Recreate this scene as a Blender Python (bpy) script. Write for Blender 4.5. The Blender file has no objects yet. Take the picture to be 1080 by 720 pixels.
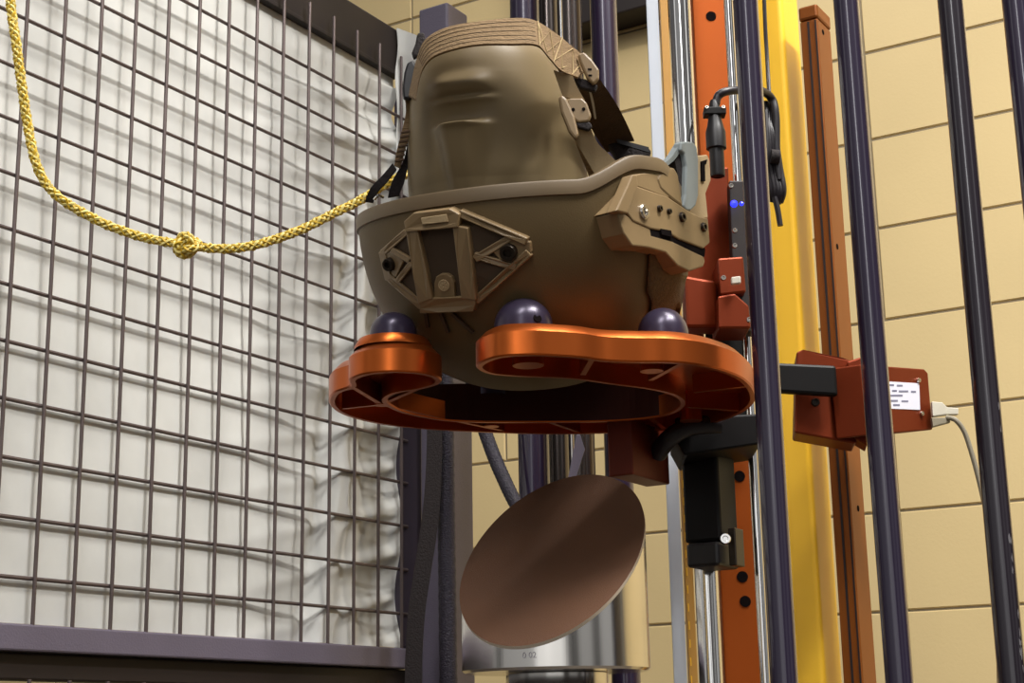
import bpy, bmesh, math, random
from mathutils import Vector as V, Matrix
from mathutils.bvhtree import BVHTree
random.seed(4)
C = bpy.context.scene.collection
# ---------------------------------------------------------------- camera
PITCH, ROLL, F = 0.24353, -0.018095, 1678.6
CAM = V((0, 0, 1.5))
fw = V((0, math.cos(PITCH), math.sin(PITCH))); _r = V((1, 0, 0)); _u = _r.cross(fw)
RT = _r*math.cos(ROLL) + _u*math.sin(ROLL); UP = _u*math.cos(ROLL) - _r*math.sin(ROLL)
cd = bpy.data.cameras.new('camera'); cam = bpy.data.objects.new('camera', cd); C.objects.link(cam)
cd.sensor_width = 36; cd.lens = F/1080*36; cd.clip_start = .05
cam.matrix_world = Matrix(((RT.x, UP.x, -fw.x, CAM.x), (RT.y, UP.y, -fw.y, CAM.y), (RT.z, UP.z, -fw.z, CAM.z), (0, 0, 0, 1)))
S = bpy.context.scene; S.camera = cam
S.view_settings.view_transform = 'Standard'; S.view_settings.look = 'None'
S.view_settings.exposure = 0.0; S.view_settings.gamma = 1; S.view_settings.use_curve_mapping = False
# ---------------------------------------------------------------- world and lights
w = bpy.data.worlds.new('world'); S.world = w; w.use_nodes = True
nt = w.node_tree; nt.nodes.clear()
o_ = nt.nodes.new('ShaderNodeOutputWorld'); b_ = nt.nodes.new('ShaderNodeBackground')
# the rest of the workshop: pale ceiling, dim floor, plus made-up bright and dark bands to streak the metal
tc = nt.nodes.new('ShaderNodeTexCoord'); sx = nt.nodes.new('ShaderNodeSeparateXYZ'); nt.links.new(tc.outputs['Generated'], sx.inputs[0])
def ramp(src, stops, interp='LINEAR'):
    c = nt.nodes.new('ShaderNodeValToRGB'); c.color_ramp.interpolation = interp; e = c.color_ramp.elements
    e[0].position = stops[0][0]; e[0].color = (*stops[0][1], 1); e[1].position = stops[-1][0]; e[1].color = (*stops[-1][1], 1)
    for p, q in stops[1:-1]: k = e.new(p); k.color = (*q, 1)
    nt.links.new(src, c.inputs[0]); return c.outputs[0]
def mnode(op, a, b=None):
    n = nt.nodes.new('ShaderNodeMath'); n.operation = op
    for i, q in enumerate((a, b)):
        if q is None: continue
        if isinstance(q, (int, float)): n.inputs[i].default_value = q
        else: nt.links.new(q, n.inputs[i])
    return n.outputs[0]
el = mnode('MULTIPLY_ADD', sx.outputs['Z'], .5); el.node.inputs[2].default_value = .5
base = ramp(el, [(0, (.012, .008, .006)), (.44, (.022, .016, .014)), (.56, (.08, .073, .07)), (.75, (.25, .24, .245)), (1, (.46, .46, .48))])
az = mnode('ARCTAN2', sx.outputs['X'], mnode('MULTIPLY', sx.outputs['Y'], -1))          # 0 = behind the camera, negative = left
azn = mnode('MULTIPLY_ADD', az, 1/(2*math.pi)); azn.node.inputs[2].default_value = .5
D = lambda d: .5+d/360
band = ramp(azn, [(0, (.08,)*3), (D(-100), (.08,)*3), (D(-84), (.22,)*3), (D(-72), (.04,)*3), (D(-66), (.25,)*3), (D(-36), (.3,)*3), (D(-27), (.35,)*3), (D(-23), (.8,)*3), (D(9), (.8,)*3), (D(12), (.3,)*3), (D(16), (.03,)*3), (D(24), (.03,)*3), (D(28), (.25,)*3), (D(42), (.25,)*3), (D(46), (.05,)*3),
                  (D(54), (.05,)*3), (D(58), (.28,)*3), (D(72), (.28,)*3), (D(80), (.08,)*3), (1, (.1,)*3)])
band2 = ramp(azn, [(0, (0,)*3), (D(-73), (0,)*3), (D(-71), (.1,)*3), (D(-62), (.1,)*3), (D(-60), (.02,)*3), (D(-15), (.02,)*3), (D(-13), (1,)*3), (D(-8), (1,)*3), (D(-6), (.01,)*3), (D(40), (.01,)*3), (D(43), (.12,)*3), (D(52), (.12,)*3), (D(55), (0,)*3), (1, (0,)*3)])
elw = ramp(el, [(.47, (0,)*3), (.51, (1,)*3), (.59, (1,)*3), (.63, (.12,)*3), (.72, (0,)*3)])
elw2 = ramp(el, [(.54, (0,)*3), (.60, (.25,)*3), (.66, (1,)*3), (.76, (1,)*3), (.80, (0,)*3)])
band_mix = mnode('ADD', mnode('MULTIPLY', mnode('MULTIPLY', band, elw), 2.6), mnode('MULTIPLY', mnode('MULTIPLY', band2, elw2), 15))
mx = nt.nodes.new('ShaderNodeMix'); mx.data_type = 'RGBA'; mx.blend_type = 'ADD'; mx.inputs[0].default_value = 1
cw = nt.nodes.new('ShaderNodeCombineColor')
for i in range(3): nt.links.new(band_mix, cw.inputs[i])
nt.links.new(base, mx.inputs[6]); nt.links.new(cw.outputs[0], mx.inputs[7])
nt.links.new(mx.outputs[2], b_.inputs[0]); b_.inputs[1].default_value = .46; nt.links.new(b_.outputs[0], o_.inputs[0])

def lamp(name, loc, target, sx_, sy_, power, col=(1, 1, 1)):
    d = bpy.data.lights.new(name, 'AREA'); d.shape = 'RECTANGLE'; d.size = sx_; d.size_y = sy_; d.energy = power; d.color = col
    o = bpy.data.objects.new(name, d); C.objects.link(o); o.location = loc
    o.rotation_euler = (V(target)-V(loc)).to_track_quat('-Z', 'Y').to_euler(); return o
def tube_lamp(name, loc, az, length, width, power, col):
    o = lamp(name, loc, loc, length, width, power, col); o.rotation_euler = (0, 0, az); return o
tube_lamp('ceiling_lamp', (1.25, .55, 4.1), math.radians(59), 1.7, .14, 92, (1, .98, .95))
tube_lamp('ceiling_lamp', (-.3, -.5, 4.1), math.radians(59), 1.4, .3, 46, (1, .98, .96))
tube_lamp('ceiling_lamp', (1.2, .8, 4.2), math.radians(-31), 1.6, .2, 84, (1, .96, .9))
tube_lamp('ceiling_lamp', (-.1, 2.5, 4.2), math.radians(59), 1.2, .2, 15, (1, .97, .93))

# ---------------------------------------------------------------- pixel helpers (a ray of the photograph meets a real plane or surface)
def ray(x, y): return RT*((x-540)/F) - UP*((y-360)/F) + fw
def at(x, y, Y): d = ray(x, y); return CAM + d*(Y/d.y)
def atz(x, y, z): d = ray(x, y); return CAM + d*((z-CAM.z)/d.z)
def atp(x, y, P, n): d = ray(x, y); return CAM + d*((P-CAM).dot(n)/d.dot(n))
def prx(P): c = P-CAM; return 540+F*c.dot(RT)/c.dot(fw)
# ---------------------------------------------------------------- materials
def mat(name, col, rough=.5, metal=0, noise=None, bump=None, coat=0, emit=None, aniso=0, col2=None, spec=None):
    m = bpy.data.materials.new(name); m.use_nodes = True; t = m.node_tree; b = t.nodes['Principled BSDF']
    b.inputs['Base Color'].default_value = (*col, 1); b.inputs['Roughness'].default_value = rough; b.inputs['Metallic'].default_value = metal
    b.inputs['Coat Weight'].default_value = coat; b.inputs['Coat Roughness'].default_value = .05
    if spec is not None: b.inputs['Specular IOR Level'].default_value = spec
    if emit: b.inputs['Emission Color'].default_value = (*emit[0], 1); b.inputs['Emission Strength'].default_value = emit[1]
    co = t.nodes.new('ShaderNodeTexCoord').outputs['Object']
    if noise:
        sc, amt = noise[:2]; n = t.nodes.new('ShaderNodeTexNoise'); n.inputs['Scale'].default_value = sc; n.inputs['Detail'].default_value = 5
        if len(noise) > 2:
            mp = t.nodes.new('ShaderNodeMapping'); mp.inputs['Scale'].default_value = noise[2]; t.links.new(co, mp.inputs[0]); t.links.new(mp.outputs[0], n.inputs[0])
        else: t.links.new(co, n.inputs[0])
        mx = t.nodes.new('ShaderNodeMix'); mx.data_type = 'RGBA'
        rp = t.nodes.new('ShaderNodeMapRange'); rp.inputs[1].default_value = .35; rp.inputs[2].default_value = .65
        t.links.new(n.outputs[0], rp.inputs[0]); t.links.new(rp.outputs[0], mx.inputs[0])
        c2 = col2 or tuple(c*(1-amt) for c in col)
        mx.inputs[6].default_value = (*col, 1); mx.inputs[7].default_value = (*c2, 1)
        t.links.new(mx.outputs[2], b.inputs['Base Color'])
    if bump:
        sc, st = bump[:2]; n = t.nodes.new('ShaderNodeTexNoise'); n.inputs['Scale'].default_value = sc; n.inputs['Detail'].default_value = 4
        if len(bump) > 2:
            mp = t.nodes.new('ShaderNodeMapping'); mp.inputs['Scale'].default_value = bump[2]; t.links.new(co, mp.inputs[0]); t.links.new(mp.outputs[0], n.inputs[0])
        else: t.links.new(co, n.inputs[0])
        bp = t.nodes.new('ShaderNodeBump'); bp.inputs['Strength'].default_value = st; bp.inputs['Distance'].default_value = .002
        t.links.new(n.outputs[0], bp.inputs['Height']); t.links.new(bp.outputs[0], b.inputs['Normal'])
    return m
def hexc(r, g, b):
    f = lambda c: (c/255/12.92) if c/255 <= .04045 else ((c/255+.055)/1.055)**2.4
    return (f(r), f(g), f(b))
M = dict(
 shell=mat('helmet_paint', hexc(98, 80, 50), .55, noise=(9, .1), bump=(900, .1), spec=.3),
 head=mat('headform_urethane', hexc(119, 103, 75), .46, noise=(6, .05), spec=.22),
 trim=mat('rubber_trim', hexc(102, 84, 58), .5),
 mount=mat('mount_polymer', hexc(132, 109, 76), .42, noise=(30, .1)),
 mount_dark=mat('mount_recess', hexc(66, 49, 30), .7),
 web=mat('tan_webbing', hexc(136, 110, 76), .85, noise=(40, .2, (1, 1, 20)), bump=(300, .8, (1, 1, 4))),
 web2=mat('pale_webbing', hexc(174, 150, 112), .8, noise=(60, .08), bump=(500, .12)),
 web_dark=mat('brown_webbing', hexc(84, 62, 42), .85, noise=(60, .2), bump=(500, .5)),
 stitch=mat('stitching', hexc(182, 158, 114), .8),
 velcro=mat('hook_and_loop', hexc(104, 82, 48), .95, noise=(300, .3), bump=(900, 1)),
 blackp=mat('black_plastic', hexc(18, 14, 16), .42, noise=(40, .2)),
 blackb=mat('black_block', hexc(10, 7, 7), .5, noise=(40, .2), spec=.25),
 blackf=mat('black_fabric', hexc(34, 26, 26), .85, bump=(400, .6)),
 greyr=mat('grey_rubber', hexc(134, 142, 142), .6, noise=(15, .08)),
 orange=mat('orange_anodised', hexc(196, 98, 40), .32, .9, noise=(12, .1)),
 orange2=mat('orange_plate', hexc(168, 78, 12), .5, .65, noise=(7, .15, (1, 1, .25))),
 red=mat('red_orange_anodised', hexc(124, 46, 10), .5, .6, noise=(9, .12)),
 railor=mat('orange_brown_extrusion', hexc(140, 76, 14), .45, .4, noise=(5, .2, (1, 1, .2))),
 yellow=mat('yellow_paint', hexc(255, 202, 56), .35, noise=(4, .05)),
 tan=mat('tan_strip', hexc(190, 140, 62), .5),
 ball=mat('satin_indigo', hexc(62, 54, 74), .3, .35, noise=(30, .2)),
 bar=mat('gloss_indigo_enamel', hexc(42, 30, 56), .32, .2, noise=(14, .2, (1, 1, .15)), coat=1),
 barchip=mat('chipped_enamel', hexc(34, 24, 36), .32, .2, noise=(26, .2, (1, 1, .3)), coat=1),
 chip=mat('bare_metal', hexc(150, 146, 150), .4, .6),
 chrome=mat('chrome', (.80, .79, .77), .09, 1, noise=(3, .04)),
 steel=mat('machined_steel', (.78, .75, .70), .16, 1, noise=(10, .06, (1, 1, .1)), bump=(60, .12, (1, 1, .02))),
 steeld=mat('dark_steel', (.10, .085, .08), .22, .9),
 screw=mat('screw_steel', (.62, .58, .52), .25, 1),
 screwd=mat('dark_screw', hexc(46, 38, 30), .3, .6),
 abr=mat('abrasive_paper', hexc(100, 64, 38), .65, noise=(14, .18), bump=(1500, .5)),
 abre=mat('paper_edge', hexc(214, 200, 180), .8),
 inner_shade=mat('inner_shade_red', hexc(62, 20, 10), .45, .3, noise=(12, .2)),  # shade on the ring's inner wall, put into the colour
 clampm=mat('shaded_red_anodised', hexc(112, 40, 18), .45, .4, noise=(12, .2)),  # shade under the ring is put into this darker red
 white=mat('white_strip', hexc(205, 214, 226), .45, noise=(8, .05)),
 greyp=mat('grey_violet_powdercoat', hexc(104, 97, 112), .5, noise=(9, .12), bump=(500, .2)),
 greyd=mat('dark_violet_powdercoat', hexc(62, 54, 66), .5, noise=(9, .15)),
 brown=mat('dark_brown_steel', hexc(28, 16, 13), .6, noise=(9, .2)),
 wire=mat('wire', hexc(104, 92, 90), .45, .5, noise=(30, .2)),
 cloth=mat('white_tarp', hexc(212, 212, 207), .7, noise=(9, .17), bump=(18, .12)),
 wall=mat('cream_paint', hexc(214, 190, 138), .45, noise=(3.5, .05), bump=(160, .12)),
 mortar=mat('joint_paint', hexc(140, 126, 100), .6),
 floor=mat('concrete', hexc(96, 88, 80), .7, noise=(2, .2)),
 ropey=mat('yellow_strand', hexc(206, 168, 34), .6, noise=(200, .2)),
 ropel=mat('pale_strand', hexc(236, 218, 130), .6, noise=(200, .15)),
 label=mat('label_paper', hexc(224, 224, 236), .6), hole=mat('dark_bore', (.006, .004, .004), .95, spec=.05),
 ink=mat('ink', hexc(120, 120, 140), .7),
 plug=mat('light_grey_plastic', hexc(205, 200, 185), .5), cable=mat('grey_cable', hexc(138, 130, 112), .5),
 led=mat('blue_led', hexc(30, 40, 255), .3, emit=((.02, .03, 1), 2.2)),
 cablek=mat('black_cable', hexc(30, 25, 30), .4), braid=mat('braided_cable', hexc(40, 32, 48), .55, noise=(260, .5, (1, 1, 1.6)), bump=(500, 1)),
)
# ---------------------------------------------------------------- object helpers
def thing(name, label, cat, loc, group=None):
    o = bpy.data.objects.new(name, None); C.objects.link(o); o.location = loc; o.empty_display_size = .05
    o['label'] = label; o['category'] = cat
    if group: o['group'] = group
    return o
def tag(o, label=None, cat=None, group=None, kind=None):
    if label: o['label'] = label
    if cat: o['category'] = cat
    if group: o['group'] = group
    if kind: o['kind'] = kind
    return o
class MB:
    def __init__(s): s.v = []; s.f = []; s.mi = []
    def add(s, vs, fs, mi=0):
        n = len(s.v); s.v += [V(p) for p in vs]; s.f += [[i+n for i in f] for f in fs]; s.mi += [mi]*len(fs); return s
    def tube(s, path, r, n=12, mi=0, cap=True):
        path = [V(p) for p in path]; m = len(path); rs = r if isinstance(r, (list, tuple)) else [r]*m
        t0 = (path[1]-path[0]).normalized(); a = t0.orthogonal().normalized(); vs = []
        for i, p in enumerate(path):
            t = (path[min(i+1, m-1)]-path[max(i-1, 0)]).normalized()
            a = (a-t*a.dot(t)).normalized(); b = t.cross(a)
            for k in range(n):
                q = 2*math.pi*k/n; vs.append(p+(a*math.cos(q)+b*math.sin(q))*rs[i])
        fs = [[i*n+k, i*n+(k+1) % n, (i+1)*n+(k+1) % n, (i+1)*n+k] for i in range(m-1) for k in range(n)]
        if cap: fs += [list(range(n))[::-1], [(m-1)*n+k for k in range(n)]]
        return s.add(vs, fs, mi)
    def box(s, c, ax, h, mi=0):
        c = V(c); a, b, d = [V(q).normalized()*h[i] for i, q in enumerate(ax)]
        vs = [c+a*i+b*j+d*k for k in (-1, 1) for j in (-1, 1) for i in (-1, 1)]
        return s.add(vs, [[0, 2, 3, 1], [4, 5, 7, 6], [0, 1, 5, 4], [2, 6, 7, 3], [0, 4, 6, 2], [1, 3, 7, 5]], mi)
    def prism(s, front, off, mi=0):
        n = len(front); f = [V(p) for p in front]
        offs = off if isinstance(off, list) else [V(off)]*n
        b = [f[i]+offs[i] for i in range(n)]
        return s.add(f+b, [list(range(n)), [n+i for i in range(n)][::-1]] + [[(i+1) % n, i, n+i, n+(i+1) % n] for i in range(n)], mi)
    def lathe(s, prof, c, axis=(0, 0, 1), n=48, mi=0):
        c = V(c); z = V(axis).normalized(); a = z.orthogonal().normalized(); b = z.cross(a); m = len(prof)
        vs = [c+z*h+(a*math.cos(2*math.pi*k/n)+b*math.sin(2*math.pi*k/n))*max(r, 1e-5) for r, h in prof for k in range(n)]
        fs = [[i*n+k, i*n+(k+1) % n, (i+1)*n+(k+1) % n, (i+1)*n+k] for i in range(m-1) for k in range(n)]
        return s.add(vs, fs, mi)
    def strip(s, A, B, th, mi=0):       # a webbing strap between two edge lines, thickness along th
        n = len(A); th = V(th)
        vs = list(A)+list(B)+[p+th for p in A]+[p+th for p in B]; fs = []
        for i in range(n-1):
            fs += [[i, i+1, n+i+1, n+i], [2*n+i+1, 2*n+i, 3*n+i, 3*n+i+1], [i+1, i, 2*n+i, 2*n+i+1], [n+i, n+i+1, 3*n+i+1, 3*n+i]]
        fs += [[0, n, 3*n, 2*n], [n-1, 3*n-1, 4*n-1, 2*n-1]]
        return s.add(vs, fs, mi)
    def build(s, name, m, parent=None, smooth=True, bevel=0, seg=2, angle=35):
        me = bpy.data.meshes.new(name); me.from_pydata([tuple(p) for p in s.v], [], s.f)
        o = bpy.data.objects.new(name, me); C.objects.link(o)
        for q in (m if isinstance(m, list) else [m]): me.materials.append(q)
        for i, p in enumerate(me.polygons): p.material_index = s.mi[i]
        bm = bmesh.new(); bm.from_mesh(me); bmesh.ops.recalc_face_normals(bm, faces=bm.faces)
        if smooth:
            for f in bm.faces: f.smooth = True
            for e_ in bm.edges:
                if len(e_.link_faces) == 2 and e_.calc_face_angle(0) > math.radians(angle): e_.smooth = False
        bm.to_mesh(me); bm.free()
        if bevel:
            b = o.modifiers.new('bevel', 'BEVEL'); b.width = bevel; b.segments = seg; b.limit_method = 'ANGLE'; b.angle_limit = math.radians(40)
        # move the origin onto the object itself, then parent in place
        if parent is None:
            xs = [v.co for v in me.vertices]
            lo = V((min(v.x for v in xs), min(v.y for v in xs), min(v.z for v in xs))); hi = V((max(v.x for v in xs), max(v.y for v in xs), max(v.z for v in xs)))
            c = V(((lo.x+hi.x)/2, (lo.y+hi.y)/2, lo.z)); me.transform(Matrix.Translation(-c)); o.location = c
        else:
            o.parent = parent; loc = V(parent.location); pp = parent.parent
            while pp: loc += pp.location; pp = pp.parent
            me.transform(Matrix.Translation(-loc))
        return o
def spline(pts, n=8, closed=False):
    P = [V(p) for p in pts]; m = len(P); out = []
    for i in range(m if closed else m-1):
        g = lambda k: P[k % m] if closed else P[min(max(k, 0), m-1)]
        a, b, c, d = g(i-1), g(i), g(i+1), g(i+2)
        for j in range(n):
            t = j/n; out.append(.5*((2*b)+(c-a)*t+(2*a-5*b+4*c-d)*t*t+(3*b-a-3*c+d)*t**3))
    if not closed: out.append(P[-1])
    return out
def offset(poly, d):        # inset a closed plan outline by d
    n = len(poly); A = sum(poly[i].x*poly[(i+1) % n].y-poly[(i+1) % n].x*poly[i].y for i in range(n)); sg = 1 if A > 0 else -1
    out = []
    for i in range(n):
        t = (poly[(i+1) % n]-poly[i-1]).normalized(); out.append(V((poly[i].x-t.y*d*sg, poly[i].y+t.x*d*sg, 0)))
    return out
AZ = .54646
DV = V((math.sin(AZ), math.cos(AZ), 0)); NV = V((DV.y, -DV.x, 0)); ZV = V((0, 0, 1))   # DV along the cage panel, NV along the block wall (towards the camera's right)
def vbox(mb, c, l, r, yref, Y, z0, z1, mi=0):
    P = at(c, yref, Y)
    def solve(d, x):
        if x is None: return .03
        a, b = 0, .6
        for _ in range(40):
            m_ = (a+b)/2
            if (prx(P+d*m_)-x)*(1 if d is DV else -1) < 0: a = m_
            else: b = m_
        return a
    L = solve(-NV, l); R_ = solve(DV, r)
    cc = P-NV*L/2+DV*R_/2; cc.z = (z0+z1)/2
    mb.box(cc, (NV, DV, ZV), (L/2, R_/2, (z1-z0)/2)); return P, L, R_
def rod(mb, x, y, Y, rpx, z0=0, z1=3.2, n=24, mi=0):
    P = at(x, y, Y); r = rpx/F*(P-CAM).dot(fw)
    mb.tube([(P.x, P.y, z0), (P.x, P.y, z1)], r, n, mi); return P, r
def screw(mb, P, nrm, r, h=.0015, mi=0):
    nrm = V(nrm).normalized(); mb.lathe([(r, -h), (r, h*.4), (r*.85, h), (r*.5, h), (r*.42, h*.2), (0, h*.2)], P, nrm, 20, mi)

# ================================================================ SETTING
fl = MB(); fl.box((0, 2, -.05), ((1, 0, 0), (0, 1, 0), ZV), (6, 6, .05)); tag(fl.build('floor', M['floor'], smooth=False), kind='structure')
W0 = V((0, 3.7558, 0))
mb = MB()
H, L, g = .2032, .4064, .0022
for c in range(-9, 15):
    ztop = CAM.z+1.4539-H*c; JL = [.114+L*k for k in range(-9, 12)] if c != 3 else [-.021+L*k for k in range(-8, 3)]+[1.45, 1.86, 2.27, 2.68, 3.1, 3.5, 3.9]
    z0 = max(ztop-H+g, 0)
    if ztop-g <= .02: continue
    for k in range(len(JL)-1):
        t0 = JL[k]+g; t1 = JL[k+1]-g
        f = [W0+NV*a+ZV*b for a, b in ((t0, z0), (t1, z0), (t1, ztop-g), (t0, ztop-g))]
        b_ = .0025; cx = W0+NV*(t0+t1)/2
        fr = [W0-DV*.004+NV*a+ZV*b for a, b in ((t0+b_, z0+b_), (t1-b_, z0+b_), (t1-b_, ztop-g-b_), (t0+b_, ztop-g-b_))]
        mb.add(f+fr, [[4, 5, 6, 7], [0, 1, 5, 4], [1, 2, 6, 5], [2, 3, 7, 6], [3, 0, 4, 7]])
mb.box(W0+NV*.5+DV*.1+ZV*2.4, (NV, DV, ZV), (4.4, .0995, 2.4), 1)
tag(mb.build('wall_back', [M['wall'], M['mortar']], smooth=False), kind='structure')
mb = MB(); P0 = atp(575, 10, W0, DV); P1 = atp(735, 10, W0, DV)
cc = (P0+P1)/2-DV*.05; cc.z = CAM.z+1.663+.2
mb.box(cc, (NV, DV, ZV), ((P1-P0).length/2, .045, .2))
tag(mb.build('steel_beam', M['brown'], smooth=False, bevel=.004), 'dark brown steel beam high on the cream block wall, above the topmost visible course', 'beam')

# ================================================================ CAGE PANEL WITH WHITE TARP
O0 = V((-.48629, 1.47922, CAM.z+.82427)); SH, SV = .05, .05585
def pan(k, z, off=0): return V((O0.x, O0.y, 0))+DV*(SH*k)+NV*off+ZV*(CAM.z+z)
wr = .0021
def grid(za, zb_, j0, j1, parent):
    m = MB()
    for k in range(-7, 14): m.tube([pan(k, za, wr*1.6), pan(k, zb_, wr*1.6)], wr, 8)
    for j in range(j0, j1): m.tube([pan(-8, .82427-SV*j), pan(13.35, .82427-SV*j)], wr, 8)
    return m.build('wire_grid', M['wire'], parent)
cp = thing('wire_mesh_panel', 'upper welded wire mesh cage panel with dark top rail and grey bottom rail, at left', 'cage panel', pan(3, .06), 'cage panels at left')
grid(.106, .912, 0, 13, cp)
m = MB(); m.box(pan(2.7, .9225, -.03), (DV, NV, ZV), (.527, .024, .034)); m.build('top_rail', M['brown'], cp, False, .003)
m = MB(); m.box(pan(2.95, .8895, -.027), (DV, NV, ZV), (.514, .022, .003)); m.build('top_rail_lip', M['brown'], cp, False, .001)
m = MB(); m.box(pan(2.9, .0985, -.012), (DV, NV, ZV), (.535, .018, .0125)); m.build('bottom_rail', M['greyp'], cp, False, .002)
m = MB(); m.box(pan(2.9, .0725, -.018), (DV, NV, ZV), (.535, .014, .0125)); m.build('lower_lip', M['brown'], cp, False, .002)
m = MB(); m.box(pan(13.61, .49, -.008), (DV, NV, ZV), (.022, .007, .378)); m.build('side_stile', M['greyd'], cp, False, .002)
lp = thing('wire_mesh_panel', 'lower cage panel, only a strip showing beneath the grey rail at bottom left', 'cage panel', pan(3, -1.4), 'cage panels at left')
m = MB()
for k in range(-7, 14): m.tube([pan(k, .0605, wr*1.6), pan(k, -1.3, wr*1.6)], wr, 8)
for j in range(0, 24): m.tube([pan(-8, .012-SV*j), pan(13.35, .012-SV*j)], wr, 8)
m.build('wire_grid', M['wire'], lp)
m = MB(); m.box(pan(2.9, -1.32, -.012), (DV, NV, ZV), (.535, .018, .0125)); m.build('bottom_rail', M['greyp'], lp, False, .002)
# tarp
nk, nz = 420, 340; vs = []; zt, zb0 = .945, .112
def tarp(k, z):
    j = (.82427-z)/SV; e_ = 13.2-k
    rt = max(0, min(1, (k-7)/3)); d = -.016+.0115*max(0, min(1, (j-3)/6))*(1-.65*rt)
    if z < .87:
        fade = min(1, (.87-z)/.05)
        env = math.exp(-max(e_, 0)/2.2)*min(1, max(0, e_-.05)/.4); wk = d; d = 0
        # wrinkles that pull towards the ties on the right edge, one per wire row
        ph = (j-.1-.20*e_) % 1.0
        d += fade*env*(.015*math.exp(-((ph-.5)/.17)**2)-.007)
        d += fade*.006*rt*math.exp(-e_/5.0)*math.sin(2.1*j+.5*k+1.2*math.sin(.8*k))
        # long hanging folds
        for kc, sl, wd, a in ((12.6, -.20, .42, .013), (12.0, -.20, .30, -.009), (11.9, -.06, .25, .007)):
            q = (k-(kc+sl*j*1.0))/wd; d += fade*a*math.exp(-q*q)*min(1, max(0, (j-1)/3))
        d += fade*.0022*rt*math.sin(1.35*k+.7*math.sin(.9*j))*math.sin(.8*j+.4*k)
        d = wk*(1-.6*math.exp(-max(e_, 0)/.7)) + min(0, d)+max(0, d)*.8
        q = ((k-12.6)/1.1)**2+((j+.15)/.35)**2; d += -.012*math.exp(-q)
    return min(d, -.0028)
for iz in range(nz+1):
    z = zt+(zb0-zt)*iz/nz
    for ik in range(nk+1):
        k = -8+(13.16+8)*ik/nk; vs.append(pan(k, z, tarp(k, z)))
fs = [[a*(nk+1)+b, a*(nk+1)+b+1, (a+1)*(nk+1)+b+1, (a+1)*(nk+1)+b] for a in range(nz) for b in range(nk)]
m = MB(); m.add(vs, fs)
A = [pan(12.95+.04*math.sin(i*.7), .955-.0125*i, -.001+.0012*math.sin(i*.9)) for i in range(36)]; B = [pan(13.72+.07*math.sin(i*.5), .955-.0125*i, .006+.003*math.cos(i*.8)) for i in range(36)]
m.strip(A, B, -NV*.002)
tp = m.build('tarp', M['cloth'], angle=80)
tag(tp, 'white wrinkled tarp stretched behind the upper wire mesh panel', 'tarp')
# post
m = MB(); m_ = vbox(m, 475, 443, 498, 400, 2.04, 0, CAM.z+.997)
tag(m.build('frame_post', M['greyp'], None, False, .003), 'square grey violet upright post at the right end of the mesh panel', 'post')
# cables hanging along the post
m = MB(); A, B = [], []
for x, y, w_ in ((452, 70, 7), (455, 200, 7.5), (457, 330, 8), (458, 430, 8), (458, 470, 8), (456, 520, 8.5), (452, 560, 9), (446, 600, 9), (440, 640, 9), (437, 680, 9), (436, 730, 9), (438, 900, 9.5), (443, 1300, 10.5), (449, 1900, 12)):
    A.append(at(x-w_, y, 1.912)); B.append(at(x+w_, y, 1.907))
m.strip(spline(A, 5), spline(B, 5), (0, .004, 0)); tag(m.build('strap', M['blackf']), 'flat black strap hanging in front of the post, curving left near the bottom', 'strap')
m = MB(); a = at(466, 70, 1.94); b = at(471, 560, 1.935); c = at(489, 1950, 1.93); pts = spline([a, b, c], 150)
m.tube(pts, [.0105+.0007*(i % 2) for i in range(len(pts))], 14); tag(m.build('braided_cable', M['braid']), 'thick dark braided cable running straight down the grey post', 'cable')
m = MB(); pts = spline([at(540, 90, 1.86), at(512, 220, 1.87), at(494, 330, 1.88), at(500, 415, 1.89), at(514, 462, 1.88), at(530, 502, 1.86), (at(552, 545, 1.84)), at(600, 620, 1.84), at(636, 760, 1.84), at(655, 1000, 1.84)], 20)
m.tube(pts, [.0082+.0005*(i % 2) for i in range(len(pts))], 12); tag(m.build('braided_cable', M['braid']), 'slanting dark braided cable behind the top left of the angled anvil', 'cable')

# ================================================================ COLUMNS BEHIND
for x, rp, Y, mt, lb in ((553, 15.5, 1.9, 'bar', 'gloss indigo round column, leftmost of the row behind the headform'),
                         (577, 10, 1.94, 'steeld', 'slim dark steel column just right of the leftmost indigo column'),
                         (600, 13, 1.86, 'steeld', 'dark polished steel column between the slim one and the separate indigo one'),
                         (636, 14, 1.9, 'bar', 'gloss indigo round column standing alone left of the white strip')):
    m = MB(); rod(m, x, 0, Y, rp, 0, 3.6, 32); tag(m.build('column', M[mt]), lb, 'column')
m = MB(); rod(m, 591, 0, 1.80, 1.6, 0, 3.6, 12); tag(m.build('guide_wire', M['chrome']), 'thin bright vertical rod between the two dark steel columns', 'rod')
m = MB(); m.prism([at(608, 458, 1.7), at(612, 458, 1.7), at(617, 474, 1.7), at(604, 515, 1.7), at(597, 515, 1.7)], (0, .003, 0))
tag(m.build('bracket', M['greyp'], None, False, .0006), 'small pale grey tapering bracket glimpsed below the orange ring before the columns', 'bracket')

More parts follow.
